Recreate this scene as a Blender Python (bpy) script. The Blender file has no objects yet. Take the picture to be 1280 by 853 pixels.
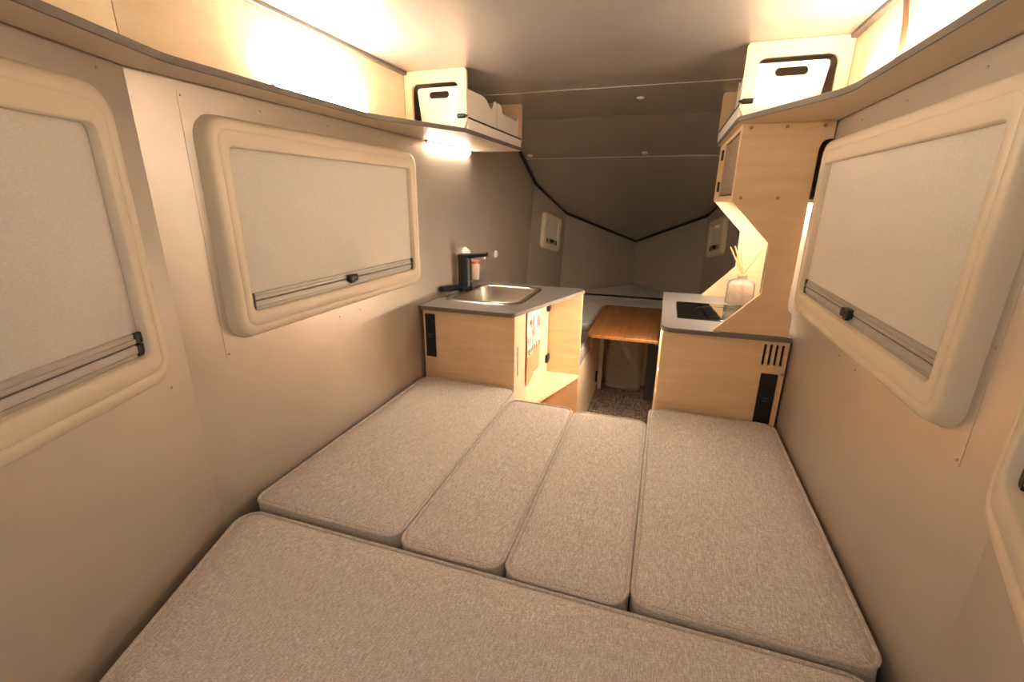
import bpy, bmesh, math, random
from mathutils import Vector, Matrix
random.seed(4)
S = 0.78                      # working units -> metres
FLOOR = -1.8                  # floor height below the lens in working units
PI = math.pi
scene = bpy.context.scene
COL = scene.collection


def V(p):
    return Vector((p[0] * S, p[1] * S, (p[2] - FLOOR) * S))


# ------------------------------------------------------------------ materials
def lin(c):
    return c / 12.92 if c <= 0.04045 else ((c + 0.055) / 1.055) ** 2.4


def rgb(h):
    return tuple(lin(int(h[i:i + 2], 16) / 255) for i in (0, 2, 4)) + (1.0,)


def new_mat(name):
    m = bpy.data.materials.new(name)
    m.use_nodes = True
    nt = m.node_tree
    b = nt.nodes['Principled BSDF']
    return m, nt, b


def coords(nt, scale):
    tc = nt.nodes.new('ShaderNodeTexCoord')
    mp = nt.nodes.new('ShaderNodeMapping')
    mp.inputs['Scale'].default_value = scale
    nt.links.new(tc.outputs['Object'], mp.inputs['Vector'])
    return mp.outputs['Vector']


def plain(name, col, rough=0.5, metal=0.0, bump=0.0, bscale=300, spec=0.5, var=0.0, vscale=4):
    m, nt, b = new_mat(name)
    b.inputs['Base Color'].default_value = rgb(col)
    b.inputs['Roughness'].default_value = rough
    b.inputs['Metallic'].default_value = metal
    b.inputs['Specular IOR Level'].default_value = spec
    if bump:
        n = nt.nodes.new('ShaderNodeTexNoise')
        n.inputs['Scale'].default_value = bscale
        n.inputs['Detail'].default_value = 3
        nt.links.new(coords(nt, (1, 1, 1)), n.inputs['Vector'])
        bp = nt.nodes.new('ShaderNodeBump')
        bp.inputs['Strength'].default_value = bump
        bp.inputs['Distance'].default_value = 0.001
        nt.links.new(n.outputs['Fac'], bp.inputs['Height'])
        nt.links.new(bp.outputs['Normal'], b.inputs['Normal'])
    if var:
        n2 = nt.nodes.new('ShaderNodeTexNoise')
        n2.inputs['Scale'].default_value = vscale
        nt.links.new(coords(nt, (1, 1, 1)), n2.inputs['Vector'])
        r = nt.nodes.new('ShaderNodeValToRGB')
        c = rgb(col)
        r.color_ramp.elements[0].position = 0.3
        r.color_ramp.elements[1].position = 0.7
        r.color_ramp.elements[0].color = tuple(x * (1 - var) for x in c[:3]) + (1,)
        r.color_ramp.elements[1].color = tuple(min(1, x * (1 + var)) for x in c[:3]) + (1,)
        nt.links.new(n2.outputs['Fac'], r.inputs['Fac'])
        nt.links.new(r.outputs['Color'], b.inputs['Base Color'])
    return m


def wood(name, c1, c2, scale, rough=0.45, dist=2.0, contrast=(0.35, 0.65)):
    m, nt, b = new_mat(name)
    v = coords(nt, scale)
    n = nt.nodes.new('ShaderNodeTexNoise')
    n.inputs['Scale'].default_value = 1.0
    n.inputs['Detail'].default_value = 6
    n.inputs['Roughness'].default_value = 0.62
    n.inputs['Distortion'].default_value = dist
    nt.links.new(v, n.inputs['Vector'])
    r = nt.nodes.new('ShaderNodeValToRGB')
    r.color_ramp.elements[0].position = contrast[0]
    r.color_ramp.elements[1].position = contrast[1]
    r.color_ramp.elements[0].color = rgb(c1)
    r.color_ramp.elements[1].color = rgb(c2)
    nt.links.new(n.outputs['Fac'], r.inputs['Fac'])
    nt.links.new(r.outputs['Color'], b.inputs['Base Color'])
    b.inputs['Roughness'].default_value = rough
    return m


def fabric(name, c1, c2, thread=420, rough=0.95, bump=0.35, wrinkle=0.0, along='Y'):
    """woven cloth: two crossed stretched noises give slubby warp and weft threads"""
    m, nt, b = new_mat(name)
    k = 7
    outs = []
    for sc in ((thread, thread / 11, thread), (thread / 5, thread, thread)):
        n = nt.nodes.new('ShaderNodeTexNoise')
        n.inputs['Scale'].default_value = 1.0
        n.inputs['Detail'].default_value = 2
        nt.links.new(coords(nt, sc), n.inputs['Vector'])
        outs.append(n.outputs['Fac'])
    big = nt.nodes.new('ShaderNodeTexNoise')
    big.inputs['Scale'].default_value = 45
    big.inputs['Detail'].default_value = 4
    nt.links.new(coords(nt, (1, 1, 1)), big.inputs['Vector'])
    a = nt.nodes.new('ShaderNodeMath'); a.operation = 'ADD'
    nt.links.new(outs[0], a.inputs[0]); nt.links.new(outs[1], a.inputs[1])
    a2 = nt.nodes.new('ShaderNodeMath'); a2.operation = 'MULTIPLY_ADD'
    nt.links.new(big.outputs['Fac'], a2.inputs[0]); a2.inputs[1].default_value = 0.145
    nt.links.new(a.outputs[0], a2.inputs[2])
    h = nt.nodes.new('ShaderNodeMath'); h.operation = 'MULTIPLY'
    h.inputs[1].default_value = 1 / 2.25
    nt.links.new(a2.outputs[0], h.inputs[0])
    r = nt.nodes.new('ShaderNodeValToRGB')
    r.color_ramp.elements[0].position = 0.40
    r.color_ramp.elements[1].position = 0.60
    r.color_ramp.elements[0].color = rgb(c1)
    r.color_ramp.elements[1].color = rgb(c2)
    nt.links.new(h.outputs[0], r.inputs['Fac'])
    nt.links.new(r.outputs['Color'], b.inputs['Base Color'])
    b.inputs['Roughness'].default_value = rough
    b.inputs['Specular IOR Level'].default_value = 0.15
    b.inputs['Sheen Weight'].default_value = 0.15
    bp = nt.nodes.new('ShaderNodeBump')
    bp.inputs['Strength'].default_value = bump
    bp.inputs['Distance'].default_value = 0.0008
    nt.links.new(h.outputs[0], bp.inputs['Height'])
    last = bp.outputs['Normal']
    if wrinkle:
        w = nt.nodes.new('ShaderNodeTexNoise')
        w.inputs['Scale'].default_value = 6
        w.inputs['Detail'].default_value = 2
        nt.links.new(coords(nt, (1, 1, 1)), w.inputs['Vector'])
        bw = nt.nodes.new('ShaderNodeBump')
        bw.inputs['Strength'].default_value = wrinkle
        bw.inputs['Distance'].default_value = 0.02
        nt.links.new(w.outputs['Fac'], bw.inputs['Height'])
        nt.links.new(last, bw.inputs['Normal'])
        last = bw.outputs['Normal']
    nt.links.new(last, b.inputs['Normal'])
    return m


def emit(name, col, strength):
    m, nt, b = new_mat(name)
    b.inputs['Base Color'].default_value = (0.9, 0.9, 0.9, 1)
    b.inputs['Emission Color'].default_value = col
    b.inputs['Emission Strength'].default_value = strength
    return m


M = {}
M['wall'] = plain('satin_grey_wall', 'c8bdaf', rough=0.42, metal=0.64, bump=0.05, bscale=260, var=0.03)
M['ceil'] = plain('satin_grey_ceiling', 'b4ada4', rough=0.36, metal=0.50, bump=0.05, bscale=260, var=0.03)
M['nose'] = plain('matt_grey_panel', 'aca294', rough=0.45, metal=0.25, bump=0.05, bscale=260)
M['shelf'] = plain('beige_grey_laminate', 'c9b79f', rough=0.38, bump=0.03)
M['edge'] = plain('grey_edging', '6f665b', rough=0.5)
M['counter'] = plain('grey_worktop_laminate', '86837e', rough=0.33, bump=0.02)
M['birch'] = wood('birch_plywood', 'd9b386', 'e7caa3', (3, 3, 26), rough=0.42, dist=0.6, contrast=(0.25, 0.75))
M['birchx'] = wood('birch_plywood_side', 'd9b386', 'e7caa3', (3, 5, 24), rough=0.42, dist=0.6, contrast=(0.25, 0.75))
M['birchpale'] = wood('pale_birch', 'e2c8a2', 'ecd7b6', (4, 4, 22), rough=0.4, dist=0.5, contrast=(0.25, 0.75))
M['shadewood'] = wood('shaded_birch_ply', '8b7763', 'a08b74', (3, 3, 30), rough=0.5)  # birch with shade mixed into its colour, for the inset cupboard door
M['bamboo'] = wood('bamboo_table', '613b1c', '8f6133', (95, 4, 8), rough=0.40, dist=0.15, contrast=(0.3, 0.7))
M['cush'] = fabric('beige_linen_weave', 'aea49a', 'e2dad1', thread=620, wrinkle=0.10)
M['pipe'] = fabric('beige_linen_piping', 'aba197', 'd9d0c6', thread=620, bump=0.2)
M['grcush'] = fabric('grey_seat_fabric', '8f8a83', 'b5b0a8', thread=330, wrinkle=0.1)
M['sack'] = fabric('pale_grey_canvas', 'a19a8e', 'c0b9ad', thread=260, wrinkle=0.6)
M['carpet'] = fabric('brown_loop_carpet', '66564a', 'b7a48f', thread=150, bump=1.0)
M['cream'] = plain('cream_window_plastic', 'dacbb3', rough=0.42, bump=0.02)
M['blind'] = fabric('pale_grey_blind_cloth', 'cdc5ba', 'd8d1c7', thread=500, bump=0.1)
M['alu'] = plain('aluminium_rail', 'aea79c', rough=0.5, metal=0.3)
M['black'] = plain('black_plastic', '14110f', rough=0.42)
M['blackmatt'] = plain('matt_black_metal', '1b1917', rough=0.4, metal=0.2)
M['rubber'] = plain('dark_rubber', '1a1410', rough=0.6)
M['steel'] = plain('brushed_steel', 'b4aca1', rough=0.36, metal=1.0, bump=0.03, bscale=500)
M['dark'] = plain('dark_recess', '1c140e', rough=0.8)
M['white'] = plain('white_plastic', 'e8e2d8', rough=0.4)
M['bin'] = plain('white_bin_plastic', 'e6dfd4', rough=0.45, var=0.02)
M['greypost'] = plain('slate_grey_steel', '4e4f52', rough=0.5)
M['red'] = plain('coral_red_plastic', 'd65a44', rough=0.4)
M['cup'] = plain('milky_plastic', 'd9c2b0', rough=0.35)
M['screw'] = plain('screw_head', 'b5a48c', rough=0.4, metal=0.6)
M['plug'] = plain('wood_plug', 'a87e52', rough=0.6)
M['hobmark'] = plain('dark_print', '2a2725', rough=0.2)
M['groove'] = plain('trim_grey_profile', '6d665e', rough=0.4, metal=0.4)
M['seam'] = plain('pale_seam_strip', 'b9b1a6', rough=0.4, metal=0.3)
M['reed'] = wood('rattan_reed', 'b98a55', 'd8ad78', (40, 40, 8), rough=0.6)
M['ink'] = plain('brown_ink', '8a6450', rough=0.8)
M['paper'] = plain('cream_towel_cloth', 'eadfd2', rough=0.9, bump=0.15, bscale=900)
M['tan'] = plain('terracotta_print', 'cf9a74', rough=0.9, bump=0.15, bscale=900)
M['cable'] = plain('brown_cable', '6e4f38', rough=0.5)
WARM = (1.0, 0.84, 0.68, 1)
M['led'] = emit('warm_led_diffuser', WARM, 36)
M['led_aisle'] = emit('warm_led_diffuser_aisle', WARM, 40)
M['led_sink'] = emit('warm_led_diffuser_slim', WARM, 20)
M['led_side'] = emit('warm_led_diffuser_second', WARM, 25)
M['led_low'] = emit('warm_led_diffuser_soft', WARM, 21)
m_, nt_, b_ = new_mat('black_ceramic_glass')
b_.inputs['Base Color'].default_value = rgb('0b0a09'); b_.inputs['Roughness'].default_value = 0.06
b_.inputs['Specular IOR Level'].default_value = 0.9; b_.inputs['Coat Weight'].default_value = 0.6
b_.inputs['Coat Roughness'].default_value = 0.05
M['hob'] = m_
m_, nt_, b_ = new_mat('frosted_glass')
b_.inputs['Base Color'].default_value = rgb('f6f2ea'); b_.inputs['Roughness'].default_value = 0.22
b_.inputs['Transmission Weight'].default_value = 0.85; b_.inputs['IOR'].default_value = 1.3
M['glass'] = m_
m_, nt_, b_ = new_mat('scented_oil')
b_.inputs['Base Color'].default_value = rgb('f0e3cf'); b_.inputs['Roughness'].default_value = 0.1
b_.inputs['Transmission Weight'].default_value = 0.8; b_.inputs['IOR'].default_value = 1.33
M['oil'] = m_


# ------------------------------------------------------------------ mesh tools
class MB:
    def __init__(self):
        self.v = []
        self.f = []

    def add(self, vs, fs):
        o = len(self.v)
        self.v += [Vector(p) for p in vs]
        self.f += [tuple(i + o for i in f) for f in fs]
        return self

    def box(self, x0, x1, y0, y1, z0, z1):
        vs = [(x, y, z) for z in (z0, z1) for y in (y0, y1) for x in (x0, x1)]
        return self.add(vs, [(0, 2, 3, 1), (4, 5, 7, 6), (0, 1, 5, 4), (2, 6, 7, 3), (0, 4, 6, 2), (1, 3, 7, 5)])

    def loft(self, rings, cap0=True, cap1=True, closed=True):
        n = len(rings[0])
        vs = [p for r in rings for p in r]
        fs = []
        for i in range(len(rings) - 1):
            for j in range(n if closed else n - 1):
                a, b = i * n + j, i * n + (j + 1) % n
                fs.append((a, b, b + n, a + n))
        if cap0:
            fs.append(tuple(reversed(range(n))))
        if cap1:
            k = (len(rings) - 1) * n
            fs.append(tuple(range(k, k + n)))
        return self.add(vs, fs)

    def prism(self, poly, ax, a0, a1):
        g = AX[ax]
        return self.loft([[g(u, v, a0) for u, v in poly], [g(u, v, a1) for u, v in poly]])

    def tube(self, path, r, n=10, closed=False, caps=True):
        path = [Vector(p) for p in path]
        rings = []
        m = len(path)
        up = None
        for i, p in enumerate(path):
            if closed:
                t = path[(i + 1) % m] - path[i - 1]
            else:
                t = path[min(i + 1, m - 1)] - path[max(i - 1, 0)]
            t.normalize()
            if up is None:
                up = t.orthogonal()
            up = (up - t * up.dot(t)).normalized()
            w = t.cross(up)
            rr = r[i] if isinstance(r, (list, tuple)) else r
            rings.append([p + rr * (math.cos(2 * PI * k / n) * up + math.sin(2 * PI * k / n) * w) for k in range(n)])
        if closed:
            rings.append(rings[0])
            return self.loft(rings, False, False)
        return self.loft(rings, caps, caps)

    def lathe(self, prof, c, n=28, axis='z', cap0=True, cap1=True):
        rings = []
        for r, h in prof:
            ring = []
            for k in range(n):
                a = 2 * PI * k / n
                p = (r * math.cos(a), r * math.sin(a), h)
                if axis == 'x':
                    p = (h, p[0], p[1])
                elif axis == 'y':
                    p = (p[0], h, p[1])
                ring.append((c[0] + p[0], c[1] + p[1], c[2] + p[2]))
            rings.append(ring)
        return self.loft(rings, cap0, cap1)

    def plate(self, outer, holes, ax, a0, a1):
        """flat board with holes: filled once, then given thickness"""
        g = AX[ax]
        bm = bmesh.new()
        loops = []
        for lp in [outer] + list(holes):
            vs = [bm.verts.new((u, v, 0)) for u, v in lp]
            for i in range(len(vs)):
                bm.edges.new((vs[i], vs[(i + 1) % len(vs)]))
            loops.append(len(vs))
        bmesh.ops.triangle_fill(bm, use_beauty=True, use_dissolve=False, edges=bm.edges[:], normal=(0, 0, 1))
        bm.verts.ensure_lookup_table()
        bm.verts.index_update()
        pts = [(v.co.x, v.co.y) for v in bm.verts]
        tris = [tuple(v.index for v in f.verts) for f in bm.faces]
        bm.free()
        n = len(pts)
        vs = [g(u, v, a0) for u, v in pts] + [g(u, v, a1) for u, v in pts]
        fs = [t for t in tris] + [tuple(i + n for i in reversed(t)) for t in tris]
        s = 0
        for ln in loops:
            for i in range(ln):
                a, b = s + i, s + (i + 1) % ln
                fs.append((a, b, b + n, a + n))
            s += ln
        return self.add(vs, fs)

    def build(self, name, mat, parent=None, bevel=0.0, seg=2, smooth=True, base=None, angle=38):
        if parent is not None:
            org = Vector((0, 0, 0))
            p = parent
            while p is not None:
                org += p.location
                p = p.parent
        else:
            xs = [p.x for p in self.v]; ys = [p.y for p in self.v]; zs = [p.z for p in self.v]
            org = V(((min(xs) + max(xs)) / 2, (min(ys) + max(ys)) / 2, min(zs)))
        me = bpy.data.meshes.new(name)
        me.from_pydata([tuple(V(p) - org) for p in self.v], [], self.f)
        bm = bmesh.new()
        bm.from_mesh(me)
        bmesh.ops.remove_doubles(bm, verts=bm.verts[:], dist=1e-6)
        bmesh.ops.recalc_face_normals(bm, faces=bm.faces[:])
        bm.to_mesh(me)
        bm.free()
        me.materials.append(mat)
        if smooth:
            me.polygons.foreach_set('use_smooth', [True] * len(me.polygons))
            me.set_sharp_from_angle(angle=math.radians(angle))
        o = bpy.data.objects.new(name, me)
        COL.objects.link(o)
        if parent is not None:
            o.parent = parent
        else:
            o.location = org
        if bevel:
            b = o.modifiers.new('soft_edges', 'BEVEL')
            b.width = bevel * S
            b.segments = seg
            b.limit_method = 'ANGLE'
            b.angle_limit = math.radians(40)
            b.harden_normals = False
        return o


AX = {'z': lambda u, v, a: (u, v, a), 'y': lambda u, v, a: (u, a, v), 'x': lambda u, v, a: (a, u, v)}


def tag(o, label=None, cat=None, group=None, kind=None):
    if label: o['label'] = label
    if cat: o['category'] = cat
    if group: o['group'] = group
    if kind: o['kind'] = kind
    return o


def thing(name, label, cat, loc, group=None, kind=None):
    o = bpy.data.objects.new(name, None)
    o.empty_display_size = 0.1
    COL.objects.link(o)
    o.location = V(loc)
    return tag(o, label, cat, group, kind)


def copy_tree(o, parent=None):
    c = o.copy()
    COL.objects.link(c)
    if parent is not None:
        c.parent = parent
    for ch in list(o.children):
        copy_tree(ch, c)
    return c


def rpoly(pts, r, n=6):
    """polygon with rounded corners; r one radius or one per corner; constant vertex count"""
    m = len(pts)
    rs = r if isinstance(r, (list, tuple)) else [r] * m
    out = []
    for i in range(m):
        p = Vector(pts[i]); a = Vector(pts[i - 1]); b = Vector(pts[(i + 1) % m])
        da = (a - p); db = (b - p)
        la, lb = da.length, db.length
        da.normalize(); db.normalize()
        ang = da.angle(db)
        rad = rs[i]
        if rad <= 1e-6 or abs(ang - PI) < 0.01:
            out += [(p.x, p.y)] * 1
            continue
        t = min(rad / math.tan(ang / 2), la * 0.49, lb * 0.49)
        rad = t * math.tan(ang / 2)
        c = p + (da + db).normalized() * (rad / math.sin(ang / 2))
        s0 = p + da * t; s1 = p + db * t
        a0 = math.atan2(s0.y - c.y, s0.x - c.x); a1 = math.atan2(s1.y - c.y, s1.x - c.x)
        d = (a1 - a0 + PI) % (2 * PI) - PI
        for k in range(n + 1):
            th = a0 + d * k / n
            out.append((c.x + rad * math.cos(th), c.y + rad * math.sin(th)))
    return out


def rrect(x0, x1, y0, y1, r, n=6):
    return rpoly([(x0, y0), (x1, y0), (x1, y1), (x0, y1)], r, n)


def inset(pts, d):
    """offset polygon inwards (counter-clockwise input)"""
    m = len(pts)
    area = sum(pts[i - 1][0] * pts[i][1] - pts[i][0] * pts[i - 1][1] for i in range(m))
    sgn = 1 if area > 0 else -1
    out = []
    for i in range(m):
        p = Vector(pts[i]); a = Vector(pts[i - 1]); b = Vector(pts[(i + 1) % m])
        e0 = (p - a).normalized(); e1 = (b - p).normalized()
        n0 = Vector((-e0.y, e0.x)) * sgn; n1 = Vector((-e1.y, e1.x)) * sgn
        k = n0 + n1
        k = k / max(0.2, k.dot(n0)) if k.length > 1e-6 else n0
        out.append(tuple(p + k * d))
    return out


# ------------------------------------------------------------------ the setting
XL, XR, YS = -1.285, 0.587, 0.878
ZC = 0.578
XC = (XL + XR) / 2
T20 = math.radians(20)
def mir(p):
    return (2 * XC - p[0],) + tuple(p[1:])


def struct(name, mb, mat, label, cat, **k):
    return tag(mb.build(name, mat, **k), label, cat, kind='structure')


struct('floor', MB().box(-1.34, 0.64, -0.62, 6.1, FLOOR - 0.03, FLOOR), M['carpet'],
       'brown loop pile carpet in the aisle between the two kitchen units', 'floor')
# flat roof and the long slope down to the nose, one lining
mb = MB()
pr = [(-0.62, ZC), (3.653, ZC), (6.12, 2.24 - 0.455 * 6.12), (6.12, 2.30 - 0.455 * 6.12), (3.66, ZC + 0.05), (-0.62, ZC + 0.05)]
mb.prism(pr, 'x', -1.33, 0.63)
struct('ceiling', mb, M['ceil'], 'satin grey roof lining, flat overhead and sloping down to the nose', 'ceiling', smooth=False)
wl = [(YS, FLOOR), (4.12, FLOOR), (4.567, 0.162), (3.653, ZC + 0.01), (YS, ZC + 0.01)]
struct('wall_left', MB().prism(wl, 'x', XL - 0.03, XL), M['wall'], 'long satin grey side wall behind the sink', 'wall', smooth=False)
struct('wall_right', MB().prism(wl, 'x', XR, XR + 0.03), M['wall'], 'long satin grey side wall behind the cooktop unit', 'wall', smooth=False)


def slab(mb, quad, n_out, t=0.03):
    q = [Vector(p) for p in quad]
    n = Vector(n_out)
    return mb.loft([q, [p + n * t for p in q]])


s1 = 1.5
PL = lambda s, off=0.0, z=0.0: (XL + 0.342 * s + 0.94 * off, YS - 0.94 * s + 0.342 * off, z)
PR = lambda s, off=0.0, z=0.0: mir(PL(s, off, z))
q = [PL(0, 0, FLOOR), PL(s1, 0, FLOOR), PL(s1, 0, ZC + 0.01), PL(0, 0, ZC + 0.01)]
struct('wall_rear_left', slab(MB(), q, (-0.94, -0.342, 0)), M['wall'], 'angled grey rear wall panel with the window cut off by the picture edge, sink side', 'wall', smooth=False)
struct('wall_rear_right', slab(MB(), [mir(p) for p in q], (0.94, -0.342, 0)), M['wall'], 'angled grey rear wall panel beside the bed foot, cooktop side', 'wall', smooth=False)
yb = PL(s1)[1]
dx = PL(s1)[0]
struct('wall_rear', MB().plate([(dx - .03, FLOOR), (dx - .03, ZC + .01), (PR(s1)[0] + .03, ZC + .01), (PR(s1)[0] + .03, FLOOR)],
       [rrect(dx + .03, PR(s1)[0] - .03, FLOOR + .03, ZC - .06, .05, 5)], 'y', yb - .03, yb), M['wall'], 'unseen grey rear wall with an open doorway added to let in fill light', 'wall', smooth=False)  # doorway opening added out of view so world light fills the foreground

LEAN = 0.235
def NP(x, y, zref, z):
    return (x, y + LEAN * (z - zref), z)
At = (-1.285, 4.567, 0.162); Bt = (-1.09, 5.23, -0.14); Tt = (XC, 6.01, -0.492)
Ab = (-1.285, 4.567 + LEAN * (FLOOR - 0.162), FLOOR); Bb = (-1.09, 5.23 + LEAN * (FLOOR + 0.14), FLOOR); Tb = (XC, 6.01 + LEAN * (FLOOR + 0.492), FLOOR)
for nm, f, sd in (('left', lambda p: p, 'sink side'), ('right', mir, 'cooktop side')):
    sx = -1 if nm == 'left' else 1
    struct('wall_nose_side_' + nm, slab(MB(), [f(p) for p in (Ab, Bb, Bt, At)], (sx * 0.96, 0.25, 0)), M['nose'],
           'narrow grey nose panel holding a tiny window, ' + sd, 'wall', smooth=False)
    struct('wall_nose_front_' + nm, slab(MB(), [f(p) for p in (Bb, (Tb[0] + .006, Tb[1] + .006, Tb[2]), (Tt[0] + .006, Tt[1] + .006, Tt[2]), Bt)], (sx * 0.3, 0.9, 0)), M['nose'],
           'plain grey front panel of the V-shaped nose, ' + sd, 'wall', smooth=False)
# black rubber where sloping roof meets the walls
pts = [(XL + .006, 3.70, 0.556), (XL + .006, 4.08, 0.384)]
pth = [(XL + .008, 3.66, 0.572), (XL + .008, 4.3, 0.284), (XL + .008, 4.56, 0.165), (-1.24, 4.74, 0.083), (-1.12, 5.16, -0.108), (-1.07, 5.25, -0.149), (-0.9, 5.425, -0.228), (-0.37, 5.97, -0.476)]
pth = pth + [(-0.35, 5.985, -0.483)] + [mir(p) for p in reversed(pth)]
struct('trim_1', MB().tube([(p[0], p[1] - 0.005, p[2] - 0.004) for p in pth], 0.016, n=8), M['rubber'],
       'black rubber seal along the zigzag joint of sloping roof and nose walls', 'trim')
struct('trim_2', MB().box(-1.28, 0.58, 2.744, 2.752, ZC - 0.003, ZC + 0.001), M['seam'], 'thin pale joint strip across the flat roof', 'trim')
mb = MB()
zs = lambda y: 2.24 - 0.455 * y
mb.loft([[(x, 4.160, zs(4.160) + .001), (x, 4.168, zs(4.168) + .001), (x, 4.168, zs(4.168) - .004), (x, 4.160, zs(4.160) - .004)] for x in (-1.27, 0.57)])
struct('trim_3', mb, M['seam'], 'thin joint strip across the dark sloping roof', 'trim')
k = 4
# birch linings above the shelves + dark profile at the roof joint
for nm, f, sd in (('left', lambda p: p, 'sink side'), ('right', mir, 'cooktop side')):
    sx = 1 if nm == 'left' else -1
    X = XL if nm == 'left' else XR
    struct('trim_%d' % k, MB().box(min(X, X + sx * .008), max(X, X + sx * .008), YS + 0.003, 2.163, 0.3205, ZC), M['birchpale'],
           'birch plywood lining above the long shelf, ' + sd, 'wall lining', smooth=False)
    q = [f(PL(s, 0.001, z)) for s, z in ((0.004, .3205), (1.49, .3205), (1.49, ZC), (0.004, ZC))]
    struct('trim_%d' % (k + 1), slab(MB(), q, (sx * 0.94, 0.342, 0), 0.008), M['birchpale'],
           'birch plywood lining above the angled rear shelf end, ' + sd, 'wall lining', smooth=False)
    a = X + sx * .008; b = X + sx * .030
    struct('trim_%d' % (k + 2), MB().box(min(a, b), max(a, b), YS + 0.01, 2.163, ZC - 0.016, ZC), M['groove'],
           'dark aluminium profile where birch lining meets the roof, ' + sd, 'trim', bevel=0.004)
    k += 3
for (x, y, z), lb, tl in (((-0.223, 3.051, ZC), 'white screw cap on the flat roof behind the pale joint strip', 0), ((-0.231, 4.110, zs(4.110)), 'white screw cap on the sloping roof near its middle', 1), ((-1.205, 4.112, zs(4.112)), 'white screw cap on the sloping roof beside the sink-side cubby end', 1)):
    ang = math.atan(0.455) * tl
    ring = lambda r, h: [(x + r * math.cos(a), y + (r * math.sin(a)) * math.cos(ang) - h * math.sin(ang), z - (r * math.sin(a)) * math.sin(ang) - h * math.cos(ang)) for a in [2 * PI * i / 20 for i in range(20)]]
    o = MB().loft([ring(.024, -.001), ring(.024, .004), ring(.014, .009)]).build('screw_cap', M['white'])
    tag(o, lb, 'cap', 'white caps on the roof')

# ------------------------------------------------------------------ windows
def rr(hx, hz, r, y, cz=0.0, n=6):
    return [(u, y, v + cz) for u, v in rrect(-hx, hx, -hz, hz, r, n)]


def make_window(name, hx, hz, margin_x, margin_z, depth, label, plate=True, mini=False):
    """built at the origin of the working frame: X along, +Y into the room, Z up, centre of the blind"""
    w = bpy.data.objects.new(name, None)
    w.empty_display_size = 0.1
    COL.objects.link(w)
    w.location = V((0, 0, 0))
    tag(w, label, 'window', kind='structure')
    ox, oz = hx + margin_x, hz + margin_z
    rc = 0.058 if not mini else 0.045
    bd = depth - (.024 if not mini else .018)   # blind depth
    f = MB()
    f.loft([rr(ox + .014, oz + .012, rc + .012, 0.0), rr(ox + .013, oz + .011, rc + .012, 0.006), rr(ox + .004, oz + .004, rc + .004, depth - .016), rr(ox + .001, oz + .001, rc + .002, depth - .008),
            rr(ox - .006, oz - .006, rc - .004, depth - .002), rr(ox - .016, oz - .016, rc - .012, depth),
            rr(ox - .026, oz - .026, rc - .02, depth), rr(ox - .030, oz - .030, rc - .024, depth - .003), rr(ox - .034, oz - .034, rc - .026, depth - .0005),
            rr(hx + .004, hz + .004, .022, depth - .0005), rr(hx, hz, .018, depth - .004), rr(hx, hz, .018, bd - .008)], cap0=False, cap1=False)
    f.build('window_frame', M['cream'], w, angle=50)
    rz = 0.058 if not mini else 0.05
    MB().box(-hx, hx, bd - .004, bd, -hz + rz, hz).build('blind_cloth', M['blind'], w)
    a = 0.013 if not mini else .012
    cw = 0.021 if not mini else .034
    # pull bar at the foot of the blind and the fixed bar it closes against
    up = MB()
    up.loft([[(x, bd + -0.008, -hz + rz), (x, bd + 0.002, -hz + rz), (x, bd + 0.005, -hz + rz - .003), (x, bd + 0.005, -hz + rz - .012), (x, bd + 0.008, -hz + rz - .014),
              (x, bd + 0.008, -hz + rz - .022), (x, bd + 0.004, -hz + rz - .026), (x, bd + -0.008, -hz + rz - .026)] for x in (-hx + cw, hx - cw)])
    up.build('pull_bar', M['alu'], w)
    lo = MB()
    lo.loft([[(x, bd + -0.008, -hz + .030), (x, bd + 0.005, -hz + .030), (x, bd + 0.007, -hz + .027), (x, bd + 0.007, -hz + .012), (x, bd + 0.004, -hz + .009), (x, bd + 0.004, -hz), (x, bd + -0.008, -hz)] for x in (-hx + cw, hx - cw)])
    lo.build('sill_bar', M['alu'], w)
    for sx in (-1, 1):
        x0, x1 = sorted((sx * hx, sx * (hx - cw)))
        c = MB().box(x0, x1, bd - .009, bd + .009, -hz + .033, -hz + rz)
        c.box(x0, x1, bd - .009, bd + .008, -hz + .003, -hz + .029)
        c.build('end_clip', M['black'], w, bevel=.002)
    lt = MB()
    hw = .028 if not mini else .034
    lt.loft([rr(hw, .014, .006, bd + .005, -hz + .033), rr(hw, .014, .006, bd + .022, -hz + .033), rr(hw - .008, .010, .005, bd + .027, -hz + .033)])
    lt.box(-.012, .012, bd + .006, bd + .020, -hz + .012, -hz + .022)
    lt.build('latch', M['black'], w, bevel=.002)
    if plate:
        px = ox + .038
        pl = MB()
        pl.loft([rr(px, oz + .06, .01, -0.0005), rr(px, oz + .06, .01, .0012)])
        pl.build('mounting_plate', M['wall'], w)
        for u, v in ((-px + .01, oz + .045), (px - .01, oz + .045), (-px + .01, -oz - .045), (px - .01, -oz - .045), (-px + .01, .19), (-px + .01, -.14), (-.32, oz + .048), (.02, oz + .048), (.34, oz + .048), (-.07, -oz - .05), (.07, -oz - .05)):
            MB().lathe([(.0034, .001), (.0034, .003), (.0016, .0042)], (u, 0, v), n=10, axis='y').build('screw', M['screw'], w)
    return w


WZ = -0.109
proto = make_window('window_1', 0.514, 0.2505, 0.060, 0.075, 0.042, 'cream framed window above the bed with its blind down, beside the sink')
def place(w, loc, th, label=None, tall=1.0):
    # position the already scaled window: loc in working units, heading th about the vertical axis
    w.matrix_world = Matrix.Translation(V(loc)) @ Matrix.Rotation(th, 4, 'Z') @ Matrix.Diagonal((1, 1, tall, 1))
    if label: w['label'] = label
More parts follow.
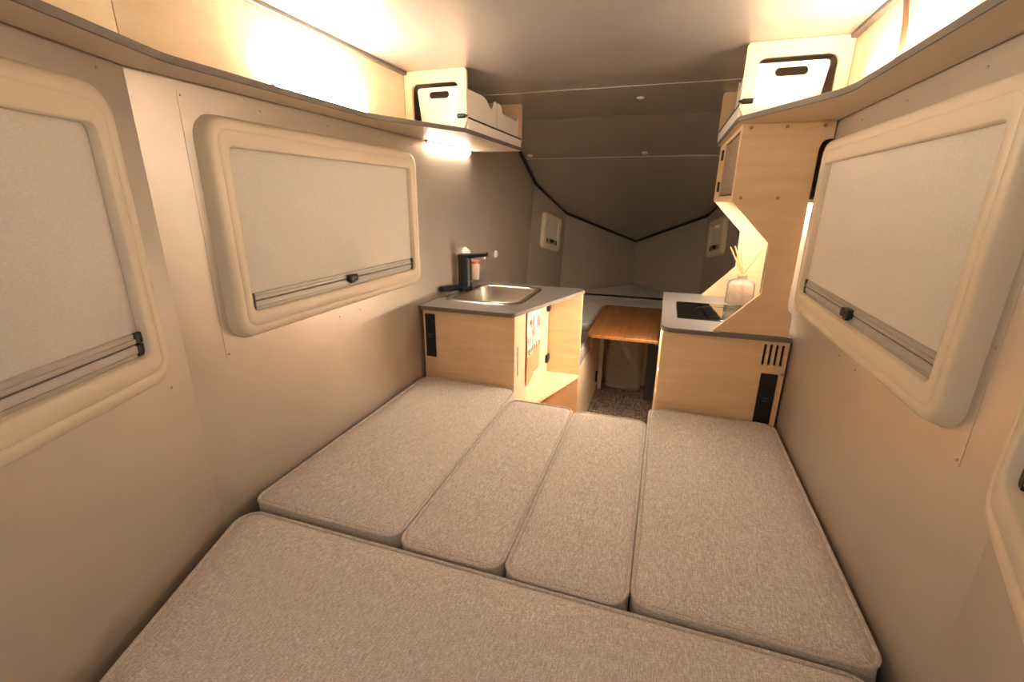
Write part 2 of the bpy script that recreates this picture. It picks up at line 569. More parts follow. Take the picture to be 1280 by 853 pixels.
# make_window builds around V(0,0,0): shift mesh origins are relative to the empty, so only the empty moves
w1 = proto
w2 = copy_tree(proto); w2.name = 'window_2'
w3 = copy_tree(proto); w3.name = 'window_3'
w4 = copy_tree(proto); w4.name = 'window_4'
place(w1, (XL, 1.613, WZ), -PI / 2)
place(w2, (XR, 1.613, WZ), PI / 2, 'cream framed window above the bed with its blind down, beside the tall cupboard')
place(w3, PL(0.685, 0, WZ - .006), -math.radians(70), 'cream framed window cut off by the picture edge, on the angled rear wall, sink side', 1.055)
place(w4, PR(0.645, 0, WZ - .018), math.radians(70), 'cream window corner at the picture edge, on the angled rear wall, cooktop side', 1.05)
mini = make_window('window_5', 0.125, 0.125, 0.062, 0.052, 0.034, 'tiny square cream window with a blind on the nose wall beyond the sink', plate=False, mini=True)
n_l = (Vector(Bt) - Vector(At)).cross(Vector((0, LEAN, 1))).normalized()
if n_l.x < 0: n_l = -n_l
for w, f, lb in ((mini, lambda p: p, None), (None, mir, 'tiny square cream window on the nose wall seen through the tall cupboard cut-out')):
    if w is None:
        w = copy_tree(mini); w.name = 'window_6'
    c = Vector(f((-1.1742, 4.85, -0.335)))
    n = Vector(n_l)
    if f is mir: n.x = -n.x
    z = Vector((0, LEAN, 1)).normalized()
    z = (z - n * z.dot(n)).normalized()
    x = n.cross(z)
    # project centre onto the panel
    a = Vector(f(At))
    c = c - n * (c - a).dot(n)
    Mx = Matrix((x, n, z)).transposed().to_4x4()
    w.matrix_world = Matrix.Translation(V(c)) @ Mx
    if lb: w['label'] = lb

# ------------------------------------------------------------------ bed
tag(MB().prism([(-1.26, .85), (-.76, -.44), (.06, -.44), (.56, .85), (.56, 2.19), (.02, 2.19), (.02, 2.01), (-.70, 2.01), (-.70, 2.19), (-1.26, 2.19)], 'z', FLOOR, -1.152)
    .build('bed_platform', M['birch'], bevel=.003), 'birch plywood platform carrying the bed cushions', 'bed base')


def cushion(name, base, z0, z1, label, cat, group, mat='cush', pmat='pipe', r=.055, crown=.012, pr=.0065):
    c = (sum(p[0] for p in base) / len(base), sum(p[1] for p in base) / len(base))
    t = thing(name, label, cat, (c[0], c[1], z0), group)
    N = 9
    def ring(d, z):
        rad = [max(x - d, .006) for x in (r if isinstance(r, (list, tuple)) else [r] * len(base))]
        out = rpoly(inset(base, d), rad, N)
        return [(x, y, z) for x, y in out]
    h = z1 - z0
    rings = [ring(.014, z0), ring(.004, z0 + .012), ring(.001, z0 + h * .35), ring(.0, z0 + h * .6), ring(.004, z1 - .012), ring(.012, z1 - .003),
             ring(.022, z1 + .001), ring(.045, z1 + crown * .5), ring(.085, z1 + crown * .85), ring(.13, z1 + crown)]
    MB().loft(rings).build('cushion_cover', M[mat], t, angle=70)
    pipe = ring(.006, z1 - .004)
    MB().tube(pipe, pr, n=8, closed=True).build('piping', M[pmat], t)
    return t


BT = -1.0
G = 'beige cushions making up the bed'
cushion('bed_cushion', [(-1.268, .972), (-.690, .972), (-.690, 2.195), (-1.268, 2.195)], -1.15, BT, 'wide beige bed cushion below the sink unit, against the wall', 'cushion', G)
cushion('bed_cushion', [(-.6885, .960), (-.346, .960), (-.346, 2.070), (-.6885, 2.070)], -1.15, BT - .004, 'narrow beige bed cushion next to the wide one below the sink unit', 'cushion', G)
cushion('bed_cushion', [(-.3445, .955), (.0055, .955), (.0055, 2.050), (-.3445, 2.050)], -1.15, BT - .004, 'narrow beige bed cushion in front of the aisle, next to the widest cushion', 'cushion', G)
cushion('bed_cushion', [(.0075, .962), (.572, .962), (.572, 2.195), (.0075, 2.195)], -1.15, BT + .002, 'widest beige bed cushion in front of the cooktop unit', 'cushion', G)
cushion('bed_cushion', [(-.772, -.455), (.066, -.455), (.566, .952), (-1.266, .952)], -1.151, BT - .010, 'large trapezoid beige cushion across the foot of the bed, set lower', 'cushion', G, r=[.05, .05, .06, .06])

# ------------------------------------------------------------------ sink unit
C0, C1 = -0.600, -0.577
sc_ = thing('sink_cabinet', 'birch sink cabinet with an open corner niche and black socket panel', 'cabinet', (-1.0, 2.6, FLOOR))
MB().box(-1.266, -.717, 2.215, 2.235, FLOOR, C0).build('front_panel', M['birch'], sc_, bevel=.002)
slot = rrect(2.272, 2.294, -.962, -.785, .010, 4)
MB().plate([(2.237, -1.19), (2.985, -1.19), (2.985, C0 - .004), (2.237, C0 - .004)], [slot], 'x', -.736, -.719).build('door', M['birchpale'], sc_)
dd = [c for c in sc_.children if c.name.startswith('door')][0]
MB().box(-.744, -.737, 2.262, 2.304, -.975, -.772).build('slot_shade', M['dark'], dd)  # dark sheet behind the grip slot, painting the unlit cabinet inside
MB().box(-.737, -.719, 2.236, 2.998, FLOOR, -1.212).build('base_panel', M['birchx'], sc_)
MB().box(-1.266, -.489, 3.0, 3.018, FLOOR, C0).build('back_panel', M['birch'], sc_, bevel=.002)
MB().prism([(-.737, 2.32), (-.700, 2.32), (-.489, 2.985), (-.489, 2.999), (-.737, 2.999)], 'z', -1.210, -1.192).build('niche_floor', M['birchpale'], sc_)
for z in (-.702, -1.075):
    h = MB().box(-.719, -.700, 2.925, 2.965, z - .028, z + .028).box(-.719, -.705, 2.965, 2.999, z - .022, z + .022)
    h.build('hinge', M['black'], sc_, bevel=.003)
MB().box(-1.268, -1.262, 2.22, 2.99, FLOOR, C0).build('wall_side_panel', M['birchx'], sc_)


def socket_panel(parent, x0, x1, z0, z1, y):
    p = MB()
    p.prism(rrect(x0, x1, z0, z1, .004, 3), 'y', y - .006, y + .0005)
    o = p.build('socket_panel', M['black'], parent, bevel=.0015)
    cx = (x0 + x1) / 2
    n = 4
    for i in range(n):
        zc = z0 + (z1 - z0) * (i + .5) / n
        q = MB()
        q.prism(rrect(cx - .021, cx + .021, zc - .024, zc + .024, .006, 3), 'y', y - .0085, y - .0055)
        s = q.build('socket', M['blackmatt'], o, bevel=.001)
    for i, zc in ((1, z0 + (z1 - z0) * .47), (2, z0 + (z1 - z0) * .53)):
        MB().box(cx - .012, cx + .012, y - .0095, y - .008, zc - .002, zc + .002).build('usb_port', M['greypost'], o)
    return o


socket_panel(sc_, -1.251, -1.190, -.876, -.622, 2.215)


def board(name, mat, edge, poly, z0, z1, label, cat, holes=(), parent=None):
    """laminate board: core with a thin edging strip round it"""
    c = (sum(p[0] for p in poly) / len(poly), sum(p[1] for p in poly) / len(poly))
    t = thing(name, label, cat, (c[0], c[1], z0))
    inn = inset(poly, .003)
    MB().plate(inn, holes, 'z', z0, z1).build('board', mat, t)
    a = [(x, y, z0 - .0003) for x, y in inset(poly, .0035)]
    b = [(x, y, z0 + .001) for x, y in poly]
    d = [(x, y, z1 - .002) for x, y in poly]
    e = [(x, y, z1 + .0004) for x, y in inset(poly, .0035)]
    MB().loft([a, b, d, e], False, False).build('edging', edge, t)
    return t


wt = rpoly([(-1.279, 2.2), (-.722, 2.2), (-.474, 2.99), (-.50, 3.045), (-1.279, 3.045)], [.004, .05, .025, .03, .004], 7)
board('sink_worktop', M['counter'], M['edge'], wt, C0, C1, 'grey worktop with a slanted edge carrying the steel sink', 'worktop',
      [rrect(-1.200, -.772, 2.400, 2.945, .085, 7)])
sk = thing('kitchen_sink', 'brushed steel sink basin with rounded corners set in the worktop', 'sink', (-.99, 2.67, C0))
R = lambda d, z, r: [(x, y, z) for x, y in rrect(-1.235 + d, -.745 - d, 2.372 + d, 2.972 - d, r, 8)]
MB().loft([R(0, C1 + .0005, .105), R(.004, C1 + .004, .10), R(.010, C1 + .006, .098), R(.034, C1 + .005, .088), R(.040, C1 + .001, .084), R(.044, C1 - .012, .082), R(.058, C1 - .105, .075), R(.074, C1 - .122, .065), R(.10, C1 - .127, .05)], cap0=False).build('basin', M['steel'], sk, angle=60)
MB().lathe([(.045, C1 - .1265), (.045, C1 - .124), (.034, C1 - .1235), (.030, C1 - .1255)], (-.99, 2.68, 0)).build('drain', M['alu'], sk)

fx, fy = -1.216, 2.695
fc = thing('faucet', 'square-spouted black faucet standing on the sink rim', 'faucet', (fx, fy, C1 + .006))
MB().lathe([(.050, C1 + .0068), (.050, C1 + .020), (.045, C1 + .026), (.0435, C1 + .03), (.0435, C1 + .215), (.041, C1 + .222)], (fx, fy, 0), n=32).build('body', M['blackmatt'], fc)
sp = MB()
secs = []
for x, z, hw, hh in ((fx - .035, C1 + .222, .030, .016), (fx + .03, C1 + .226, .028, .016), (fx + .10, C1 + .236, .021, .013), (fx + .155, C1 + .243, .018, .013)):
    secs.append([(x, fy + u, z + v) for u, v in rrect(-hw, hw, -hh, hh, .008, 3)])
sp.loft(secs)
sp.build('spout', M['blackmatt'], fc, angle=60)
MB().lathe([(.011, C1 + .212), (.011, C1 + .232)], (fx + .135, fy, 0), n=14).build('aerator', M['white'], fc)
MB().tube([(fx - .005, fy - .03, C1 + .028), (fx - .02, fy - .10, C1 + .034), (fx - .042, fy - .20, C1 + .046), (fx - .046, fy - .25, C1 + .052)], [.018, .018, .017, .016], n=12).build('lever', M['blackmatt'], fc)
MB().box(fx + .0425, fx + .0452, fy - .012, fy + .012, C1 + .062, C1 + .067).build('logo_dash', M['alu'], fc)

hk = thing('soap_holder', 'round milky suction holder on the wall above the faucet with a hanging cup', 'holder', (XL, 2.84, -.55))
MB().lathe([(.046, XL + .001), (.046, XL + .012), (.038, XL + .022), (.030, XL + .034), (.018, XL + .038)], (0, 2.845, -.358), axis='x').build('suction_disc', M['white'], hk)
MB().tube([(XL + .036, 2.845, -.372), (XL + .046, 2.86, -.40), (XL + .05, 2.865, -.415)], .007, n=8).build('arm', M['cup'], hk)
cu = MB().lathe([(.030, -.535), (.033, -.53), (.040, -.43), (.040, -.405), (.036, -.405), (.030, -.525)], (XL + .055, 2.885, 0), n=24).build('cup', M['cup'], hk)
MB().lathe([(.0405, -.423), (.0415, -.42), (.0415, -.408), (.0405, -.404)], (XL + .055, 2.885, 0), n=24, cap0=False, cap1=False).build('rim_band', M['red'], cu)
tag(MB().lathe([(.030, XL + .0005), (.030, XL + .006), (.020, XL + .014)], (0, 3.45, -.424), axis='x', n=20).build('wall_cap', M['white']),
    'round white cap on the bare grey wall beyond the faucet', 'cap')

# tea towel pinned on the door of the niche
tt = thing('tea_towel', 'illustrated cream and terracotta tea towel hanging in the niche under the worktop', 'towel', (-.712, 2.58, -1.06))
def towel_pt(u, z):
    return (-.7115 + .0035 * math.sin(u * 9) + .002 * math.sin(z * 20), 2.436 + u * .285, z)
def towel_part(z0, z1, nm, m):
    nu, nz = 12, 10
    g = []
    for j in range(nz + 1):
        row = []
        for i in range(nu + 1):
            u = i / nu
            za = z0(u) if callable(z0) else z0
            zb = z1(u) if callable(z1) else z1
            row.append(towel_pt(u, za + (zb - za) * j / nz))
        g.append(row)
    mb = MB()
    rings = [r + [(p[0] + .004, p[1], p[2]) for p in reversed(r)] for r in g]
    mb.loft(rings)
    return mb.build(nm, m, tt)
mid = lambda u: -.905 + .012 * math.sin(u * 14) + .045 * u
cl = towel_part(mid, -.612, 'cloth', M['paper'])
lowz = lambda u: -1.07 + (.02 if u > .55 else 0) - .012 * (u < .12)
towel_part(lowz, lambda u: mid(u) - .001, 'coloured_border', M['tan'])
def ink(path, r=.0013):
    MB().tube([(towel_pt(u, z)[0] + .0045, towel_pt(u, z)[1], z) for u, z in path], r, n=6).build('drawing', M['ink'], cl)
def petal(cu_, cz, w, h, tilt=0.0):
    return [(cu_ + w * math.cos(a) * math.cos(tilt) - h * math.sin(a) * math.sin(tilt) * 3.5, cz + h * math.sin(a) * math.cos(tilt) + w * .3 * math.cos(a) * math.sin(tilt)) for a in [2 * PI * i / 18 for i in range(19)]]
ink(petal(.22, -.70, .07, .028)); ink(petal(.22, -.70, .045, .017)); ink(petal(.22, -.70, .02, .008))
for cx, cz, w, h in ((.50, -.745, .06, .070), (.50, -.745, .028, .050), (.82, -.735, .10, .050), (.82, -.735, .065, .034), (.82, -.74, .03, .018), (.12, -.800, .09, .030), (.12, -.80, .05, .016), (.62, -.80, .05, .05), (.36, -.80, .05, .045), (.86, -.815, .08, .026)):
    ink(petal(cx, cz, w, h))
ink([(.5, -.68), (.47, -.76), (.50, -.86)]); ink([(.82, -.69), (.74, -.78), (.70, -.87)]); ink([(.28, -.725), (.32, -.80), (.34, -.87)])
for kk in range(6):
    u0 = .05 + kk * .155
    ink([(u0 + .03 * math.cos(a * 1.3) + .006 * a, -.872 + .017 * math.sin(a * 1.3)) for a in [i * .6 for i in range(16)]])

# ------------------------------------------------------------------ cooktop unit
kc = thing('kitchen_cabinet', 'birch cooktop cabinet with vent slits and black socket panel', 'cabinet', (.3, 2.67, FLOOR))
vents = []
for i, x in enumerate((.482, .506, .530, .554)):
    vents.append(rrect(x - .0055, x + .0055, -.718, -.617, .0045, 3))
MB().plate([(.034, FLOOR), (.577, FLOOR), (.577, C0), (.034, C0)], vents, 'y', 2.215, 2.233).build('front_panel', M['birch'], kc)
MB().box(.070, .086, 2.2335, 3.10, FLOOR, C0).build('aisle_panel', M['birchx'], kc)
MB().box(.034, .577, 3.1005, 3.118, FLOOR, C0).build('back_panel', M['birch'], kc)
MB().box(.47, .566, 2.262, 2.264, -.735, -.602).build('vent_shade', M['dark'], kc)  # dark sheet behind the slits in place of interior shade
d = MB().box(.056, .0695, 2.40, 3.06, -1.72, -.66).build('door', M['birchpale'], kc, bevel=.002)
for z in (-1.06, -1.20):
    MB().box(.036, .0555, 2.86, 2.92, z - .022, z + .022).build('latch', M['white'], d, bevel=.004)
socket_panel(kc, .483, .553, -1.010, -.757, 2.215)
MB().lathe([(.008, -.004), (.006, .0005)], (.570, 2.2145, -.752), axis='y', n=12).build('screw', M['plug'], kc)
wt2 = rpoly([(.022, 2.2), (.579, 2.2), (.579, 3.13), (.022, 3.13)], [.055, .004, .004, .03], 7)
board('cooktop_worktop', M['counter'], M['edge'], wt2, C0, C1, 'grey worktop of the cooktop unit with a rounded aisle corner', 'worktop')
hb = thing('cooktop', 'flat black glass cooktop let into the grey worktop', 'cooktop', (.31, 2.61, C1))
MB().prism(rrect(.100, .525, 2.408, 2.812, .012, 4), 'z', C1 + .0006, C1 + .006).build('glass_plate', M['hob'], hb, bevel=.0015)
mb = MB()
for k2 in range(2):
    pass
mb.tube([(.31 + .12 * math.cos(a), 2.61 + .12 * math.sin(a), C1 + .0062) for a in [2 * PI * i / 40 for i in range(40)]], .0012, n=5, closed=True)
mb.build('heating_ring', M['hobmark'], hb)
for i, x in enumerate((.22, .27, .32, .37)):
    MB().box(x, x + .018, 2.435, 2.438, C1 + .006, C1 + .0064).build('touch_mark', M['hobmark'], hb)

# tall open cupboard over the cooktop
tc = thing('tall_cupboard', 'tall birch cupboard with an angular cut-out above the cooktop worktop', 'cupboard', (.42, 2.66, C1))
ZT = .2995
cut = [(.251, C1 + .0006), (.427, -.387), (.422, -.173), (.253, .002), (.253, ZT)]
front = cut + [(.582, ZT), (.582, .236), (.572, .236), (.558, .234), (.545, .222), (.539, .20), (.537, -.43), (.543, -.455), (.559, -.472), (.562, -.50), (.562, C1 + .0006)]
MB().plate(front[::-1], [], 'y', 2.212, 2.229).build('front_panel', M['birch'], tc)
back = cut + [(.582, ZT), (.582, C1 + .0006)]
MB().plate(back[::-1], [], 'y', 3.085, 3.102).build('back_panel', M['birchx'], tc)
MB().box(.253, .580, 2.2295, 3.0845, -.004, .010).build('cupboard_floor', M['birchpale'], tc)
fr = [(2.2295, .0105), (3.0845, .0105), (3.0845, ZT), (2.2295, ZT)]
MB().plate(fr, [[(2.262, .024), (2.83, .024), (2.83, .282), (2.262, .282)]], 'x', .253, .268).build('face_frame', M['birchx'], tc)
MB().box(.258, .267, 2.268, 2.825, .030, .276).build('door', M['shadewood'], tc, bevel=.002)
for z in (.236, .074):
    MB().box(.244, .2525, 2.845, 2.895, z - .026, z + .026).build('hinge', M['black'], tc, bevel=.003)
for x, z in ((.285, .285), (.415, .285), (.545, .285), (.285, .014), (.425, .014)):
    MB().lathe([(.007, -.003), (.007, .0005)], (x, 2.2115, z), axis='y', n=12).build('screw', M['plug'], tc)

rd = thing('reed_diffuser', 'frosted glass reed diffuser bottle standing behind the cooktop', 'diffuser', (.447, 2.905, C1))
bx, by = .447, 2.905
MB().lathe([(.070, C1 + .0005), (.0755, C1 + .006), (.0755, C1 + .115), (.068, C1 + .133), (.045, C1 + .142), (.026, C1 + .145), (.024, C1 + .158), (.028, C1 + .160), (.028, C1 + .166), (.019, C1 + .166),
            (.019, C1 + .140), (.040, C1 + .135), (.062, C1 + .126), (.068, C1 + .112), (.068, C1 + .014), (.060, C1 + .011)], (bx, by, 0), n=36).build('bottle', M['glass'], rd, angle=60)
MB().lathe([(.064, C1 + .0135), (.066, C1 + .016), (.066, C1 + .060)], (bx, by, 0), n=30).build('oil', M['oil'], rd)
MB().lathe([(.0195, C1 + .150), (.024, C1 + .1665), (.022, C1 + .172), (.010, C1 + .173)], (bx, by, 0), n=20).build('stopper', M['reed'], rd)
for tx, tz in ((.360, -.252), (.384, -.247), (.416, -.257), (.526, -.262)):
    MB().tube([(bx + (bx - tx) * .35, by, C1 + .020), (bx - (bx - tx) * .02, by, C1 + .170), (tx, by, tz)], .0040, n=7).build('reed', M['reed'], rd)

# ------------------------------------------------------------------ overhead shelves, cubbies, bins
def shelf(f, label):
    off = .112
    p = [(-1.2845, 3.05), (-1.2845, YS + .001), PL(1.42, .002)[:2], PL(1.42, off)[:2], (-1.157, .893), (-1.157, 1.70), (-.947, 2.15), (-.947, 3.05)]
    q = rpoly([f(a) for a in p], [0, 0, 0, .02, .22, .30, .05, .012], 8)
    return board('overhead_shelf', M['shelf'], M['edge'], q, .300, .320, label, 'shelf')
SH = lambda p: (2 * XC - p[0], p[1])
shelf(lambda p: p, 'long grey edged shelf under the roof along the sink-side wall')
shelf(lambda p: (p[0] * 0 + (2 * XC - p[0]) - (.024 if p[0] > -1.0 and p[1] > 2 else 0), p[1]), 'long grey edged shelf under the roof along the cooktop-side wall')


def cubby(f, label):
    fx_ = lambda u: f((u, 0))[0]
    t = thing('storage_cubby', label, 'cubby', (fx_(-1.11), 2.6, .3205))
    sgn = 1 if fx_(1) > fx_(0) else -1
    z0 = .3208
    P = [(-1.276, z0), (-.968, z0), (-.950, z0 + .035), (-.950, ZC - .012), (-.958, ZC - .001), (-1.276, ZC - .001)]
    hole = rrect(-1.237, -.990, .352, .524, .03, 5)
    m = lambda L: [(fx_(u), v) for u, v in L]
    MB().plate(m(P), [m(hole)], 'y', 2.166, 2.184).build('front_board', M['birchpale'], t)
    MB().plate(m(P), [], 'y', 3.035, 3.049).build('back_board', M['birchx'], t)
    a, b = sorted((fx_(-.962), fx_(-.951)))
    MB().box(a, b, 2.1845, 3.0345, z0, .366).build('rail', M['bin'], t)
    a, b = sorted((fx_(-.9625), fx_(-.9505)))
    MB().box(a, b, 2.1845, 3.0345, .3665, .374).build('gap_shade', M['rubber'], t)  # black strip standing in for the shaded gap above the rail
    l = MB().lathe([(.007, -.02), (.010, -.018), (.010, .018), (.006, .02), (.004, .032)], (0, 0, 0), n=12, axis='x')
    cx = fx_(-.973)
    l.v = [Vector((cx + sgn * p.x, 2.156 + p.y, .374 + p.z)) for p in l.v]
    l.build('latch_pin', M['blackmatt'], t)
    return t
cubby(lambda p: p, 'birch storage cubby on the shelf above the sink')
CR = lambda p: (.578 - (p[0] + 1.276) * .353 / .326, p[1])
cubby(CR, 'birch storage cubby on the shelf above the tall cupboard')


def bin_(f, y0, y1, prof, label, handle=False, tilt=0.0):
    fx_ = lambda u: f((u, 0))[0]
    z0 = .3212
    xa, xb = -1.222, -.968
    t = thing('storage_bin', label, 'bin', (fx_((xa + xb) / 2), (y0 + y1) / 2, z0), 'white bins in the shelf cubbies')
    zt = .510
    sx = lambda a, b: sorted((fx_(a), fx_(b)))
    w = .006
    holes = []
    if handle:
        c = -1.105
        holes = [[(fx_(u), v) for u, v in rrect(c - .052, c + .052, .462, .492, .0145, 6)]]
    fp = rpoly([(fx_(xa + .022), z0), (fx_(xb), z0), (fx_(xb), zt), (fx_(xa), zt)], [.004, .004, .015, .015], 4)
    MB().plate(fp, holes, 'y', y0, y0 + w).build('front_side', M['bin'], t)
    bp = rpoly([(fx_(xa + .022), z0), (fx_(xb), z0), (fx_(xb), zt), (fx_(xa), zt)], [.004, .004, .015, .015], 4)
    MB().plate(bp, [], 'y', y1 - w, y1).build('back_side', M['bin'], t)
    L = [(y0 + w, z0)] + [(y1 - w, z0)] + [(y0 + w + (y1 - y0 - 2 * w) * u, v) for u, v in reversed(prof)]
    a, b = sx(xb - w, xb)
    MB().plate(L, [], 'x', a, b).build('open_side', M['bin'], t)
    L2 = [(y0 + w, z0), (y1 - w, z0), (y1 - w, zt), (y0 + w, zt)]
    a, b = sx(xa + .016, xa + .022)
    MB().plate(L2, [], 'x', a, b).build('wall_side', M['bin'], t)
    a, b = sx(xa + .022, xb - w)
    MB().box(a, b, y0 + w, y1 - w, z0, z0 + w).build('bottom', M['bin'], t)
    return t
prof1 = [(0, .500), (.25, .503), (.45, .506), (.55, .505), (.64, .498), (.70, .485), (.76, .470), (.83, .468), (.88, .485), (.93, .510), (1, .512)]
prof2 = [(0, .512), (.12, .510), (.18, .500), (.21, .475), (.25, .470), (.6, .469), (.86, .468), (.92, .478), (1, .508)]
bin_(lambda p: p, 2.196, 2.625, prof1, 'white bin with a grip hole in the front opening of the cubby above the sink', True)
bin_(lambda p: p, 2.634, 3.026, prof2, 'white bin with a scooped side at the back of the cubby above the sink')
bin_(CR, 2.196, 2.52, prof1, 'white bin with a grip hole in the cubby above the tall cupboard', True)
# small object hooked inside the cooktop-side cubby stays part of its back board

# ------------------------------------------------------------------ light bars
def light_bar(a, b, nrm, label, mat='led', w=.022):
    """bar from a to b; nrm = direction the diffuser faces"""
    a, b, n = Vector(a), Vector(b), Vector(nrm).normalized()
    t = (b - a).normalized()
    s = t.cross(n)
    c = (a + b) / 2
    th = thing('light_bar', label, 'light', tuple(c), 'warm light bars')
    prof = [(-w / 2, 0), (w / 2, 0), (w / 2, .008), (-w / 2, .008)]
    MB().loft([[p + s * u + n * v for u, v in prof] for p in (a, b)]).build('housing', M['alu'], th)
    dp = [(w * .42 * math.cos(x), .0085 + .011 * math.sin(x)) for x in [PI * i / 8 for i in range(9)]]
    e = .006
    MB().loft([[p + s * u + n * v for u, v in dp] for p in (a + t * e, b - t * e)]).build('diffuser', M[mat], th)
    for p, q in ((a, -1), (b, 1)):
        pp = p
        cap = [(-w / 2, 0), (w / 2, 0), (w / 2, .021), (-w / 2, .021)]
        MB().loft([[pp + t * d_ + s * u + n * v for u, v in cap] for d_ in (0, -q * .0055)]).build('end_cap', M['white'], th)
    return th
light_bar((-1.252, 1.30, .329), (-1.252, 1.80, .329), (.75, 0, .66), 'glowing light bar lying on the sink-side shelf behind its lip')
light_bar((.562, 1.42, .345), (.562, 1.95, .345), (-.7, 0, .7), 'glowing light bar lying on the cooktop-side shelf behind its lip', 'led_side')
light_bar((-1.2755, 2.36, .2995), (-1.2755, 2.95, .2995), (0, 0, -1), 'glowing light bar under the shelf above the sink', 'led_sink', w=.015)
light_bar((.385, 2.36, -.0045), (.385, 2.96, -.0045), (0, 0, -1), 'glowing light bar under the tall cupboard, lighting the cooktop', 'led_low')
light_bar((.055, 2.60, -.6005), (.055, 3.08, -.6005), (-.25, 0, -1), 'glowing light bar in the recess under the cooktop worktop facing the aisle', 'led_aisle')
tag(MB().tube([(.566, 1.790, .575), (.569, 1.755, .54), (.5695, 1.728, .48), (.5695, 1.714, .42), (.567, 1.724, .375), (.562, 1.74, .335), (.560, 1.742, .352)], .007, n=9).build('power_cable', M['cable']),
    'brown cable running down the birch lining to the light bar', 'cable')

# ------------------------------------------------------------------ dinette in the nose
bn = thing('bench_box', 'pale birch bench box beside the carpet under the bamboo table', 'bench', (-.88, 3.65, FLOOR))
pl = [(3.03, -1.196), (3.66, -1.196), (3.66, -1.062), (4.235, -1.062), (4.235, FLOOR + .09), (4.16, FLOOR + .04), (4.05, FLOOR + .02), (3.03, FLOOR + .02)]
MB().prism(pl, 'x', -.518, -.500).build('front_panel', M['birchpale'], bn)
MB().box(-.530, -.520, 3.03, 4.235, FLOOR, FLOOR + .10).build('kick_board', M['dark'], bn)
MB().box(-1.262, -.519, 3.03, 3.658, -1.212, -1.196).build('seat_board', M['birch'], bn)
MB().box(-1.255, -.519, 3.66, 4.235, -1.078, -1.062).build('raised_board', M['birch'], bn)
MB().box(-1.250, -.519, 4.217, 4.235, FLOOR, -1.079).build('end_panel', M['birch'], bn)
MB().box(-1.262, -.519, 3.022, 3.029, FLOOR, -1.196).build('near_panel', M['birch'], bn)
hd = MB().box(-.4995, -.482, 4.05, 4.075, -1.66, -1.55).build('handle', M['black'], bn, bevel=.006)
MB().box(-.500, -.462, 4.236, 4.256, FLOOR, -1.079).build('corner_post', M['white'], bn, bevel=.003)
cushion('bench_cushion', [(-1.262, 3.035), (-.505, 3.035), (-.505, 3.650), (-1.262, 3.650)], -1.195, -1.052, 'grey bench cushion behind the sink cabinet', 'cushion', 'grey cushions of the dinette', 'grcush', 'grcush', r=.03)
cushion('bench_cushion', [(-1.25, 3.665), (-.505, 3.665), (-.505, 4.44), (-1.25, 4.44)], -1.061, -.995, 'grey cushion on the raised bench end behind the bamboo table', 'cushion', 'grey cushions of the dinette', 'grcush', 'grcush', r=.03)
bp = thing('bunk_platform', 'birch base under the grey cushions in the V-shaped nose', 'bed base', (-.35, 5.0, FLOOR))
MB().box(-1.14, .45, 4.455, 4.475, FLOOR, -1.112).build('front_panel', M['birch'], bp)
MB().prism([(-1.14, 4.456), (.46, 4.456), (.385, 4.88), (-.349, 5.78), (-1.06, 4.88)], 'z', -1.111, -1.095).build('top_board', M['birch'], bp)
cushion('bunk_cushion', [(-1.17, 4.465), (.485, 4.465), (.413, 4.849), (-1.098, 4.849)], -1.094, -1.0, 'grey bunk cushion just behind the bamboo table', 'cushion', 'grey cushions of the dinette', 'grcush', 'grcush', r=.02)
cushion('bunk_cushion', [(-1.09, 4.8545), (.40, 4.8545), (.37, 4.93), (-.349, 5.86), (-1.055, 4.93)], -1.094, -1.004, 'grey pointed cushion filling the tip of the nose', 'cushion', 'grey cushions of the dinette', 'grcush', 'grcush', r=.02)
tb = thing('table', 'brown bamboo table between the two kitchen units in front of the nose', 'table', (-.14, 3.75, FLOOR))
MB().prism(rrect(-.483, .20, 3.225, 4.28, .045, 6), 'z', -.976, -.950).build('table_top', M['bamboo'], tb, bevel=.005, seg=3)
MB().box(-.048, .046, 4.10, 4.18, FLOOR, -.990).build('leg', M['greypost'], tb, bevel=.006)
MB().box(-.10, .10, 4.02, 4.24, -.9895, -.9765).build('mount_plate', M['greypost'], tb)
MB().box(.000, .075, 3.40, 3.50, -1.035, -.9765).build('bracket', M['white'], tb, bevel=.004)
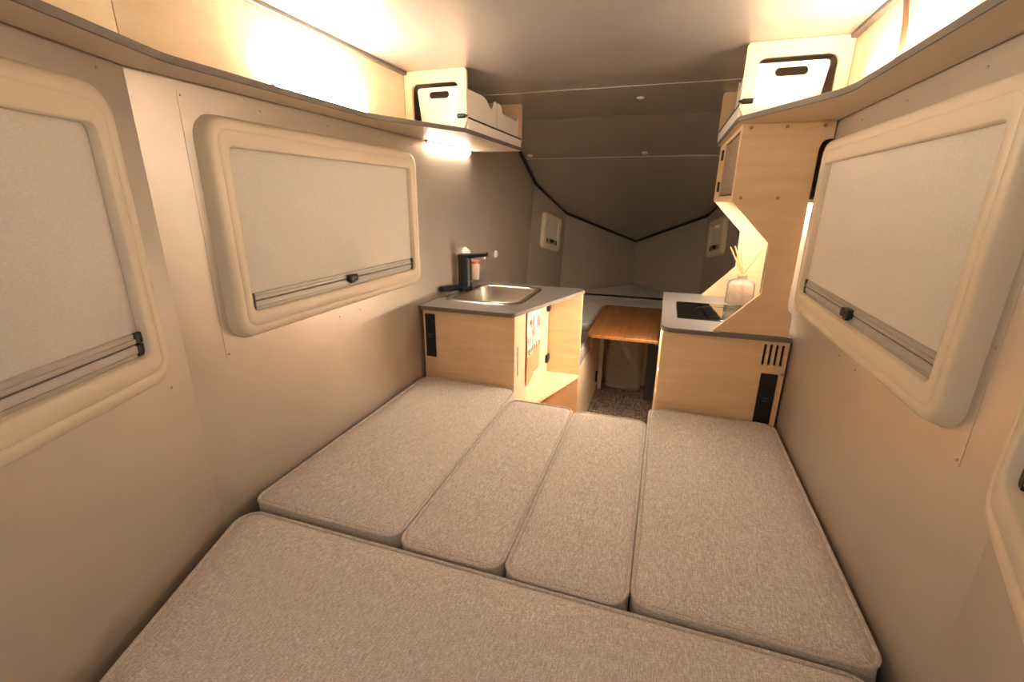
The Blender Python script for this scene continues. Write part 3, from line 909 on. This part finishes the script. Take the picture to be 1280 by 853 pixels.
# standing canvas sack under the table
sk2 = thing('canvas_sack', 'pale grey canvas sack standing under the bamboo table', 'bag', (-.26, 4.34, FLOOR))
rings = []
random.seed(7)
for i, (hw, hd_, z) in enumerate(((.150, .050, FLOOR + .0005), (.166, .066, FLOOR + .012), (.172, .078, FLOOR + .10), (.176, .086, FLOOR + .24), (.174, .086, FLOOR + .40), (.168, .078, FLOOR + .52), (.150, .055, FLOOR + .60), (.10, .03, FLOOR + .63))):
    ring = []
    for u, v in rrect(-hw, hw, -hd_, hd_, min(hd_ * .9, .05), 6):
        wv = .006 * math.sin(u * 40 + i * 1.7) + .004 * math.sin(v * 60 + i)
        ring.append((-.262 + u + wv * .3, 4.34 + v + wv, z))
    rings.append(ring)
MB().loft(rings).build('bag_body', M['sack'], sk2, angle=80)
MB().tube([(-.262 + u, 4.34 + v, FLOOR + .035) for u, v in rrect(-.1685, .1685, -.0715, .0715, .05, 6)], .005, n=6, closed=True).build('bottom_hem', M['pipe'], sk2)

# ------------------------------------------------------------------ camera, world, view
cam = bpy.data.cameras.new('camera')
cam.sensor_width = 36
cam.lens = 36 * 564.94 / 1280
cam.clip_start = 0.01
co = bpy.data.objects.new('camera', cam)
COL.objects.link(co)
yaw, pitch, roll = math.radians(18.2568), math.radians(-17.4242), math.radians(0.5028)
Rm = Matrix.Rotation(yaw, 3, 'Z') @ Matrix.Rotation(PI / 2 + pitch, 3, 'X') @ Matrix.Rotation(roll, 3, 'Z')
co.matrix_world = Matrix.Translation(V((0, 0, 0))) @ Rm.to_4x4()
scene.camera = co
w = bpy.data.worlds.new('world')
scene.world = w
w.use_nodes = True
w.node_tree.nodes['Background'].inputs[0].default_value = (1.0, 0.92, 0.82, 1)
w.node_tree.nodes['Background'].inputs[1].default_value = 0.14  # warm fill for the foreground, entering by the added rear opening
vs = scene.view_settings
vs.view_transform = 'Standard'
vs.look = 'None'
vs.gamma = 1
vs.use_curve_mapping = False
vs.exposure = 3.5
scene.cycles.max_bounces = 10
scene.cycles.diffuse_bounces = 6
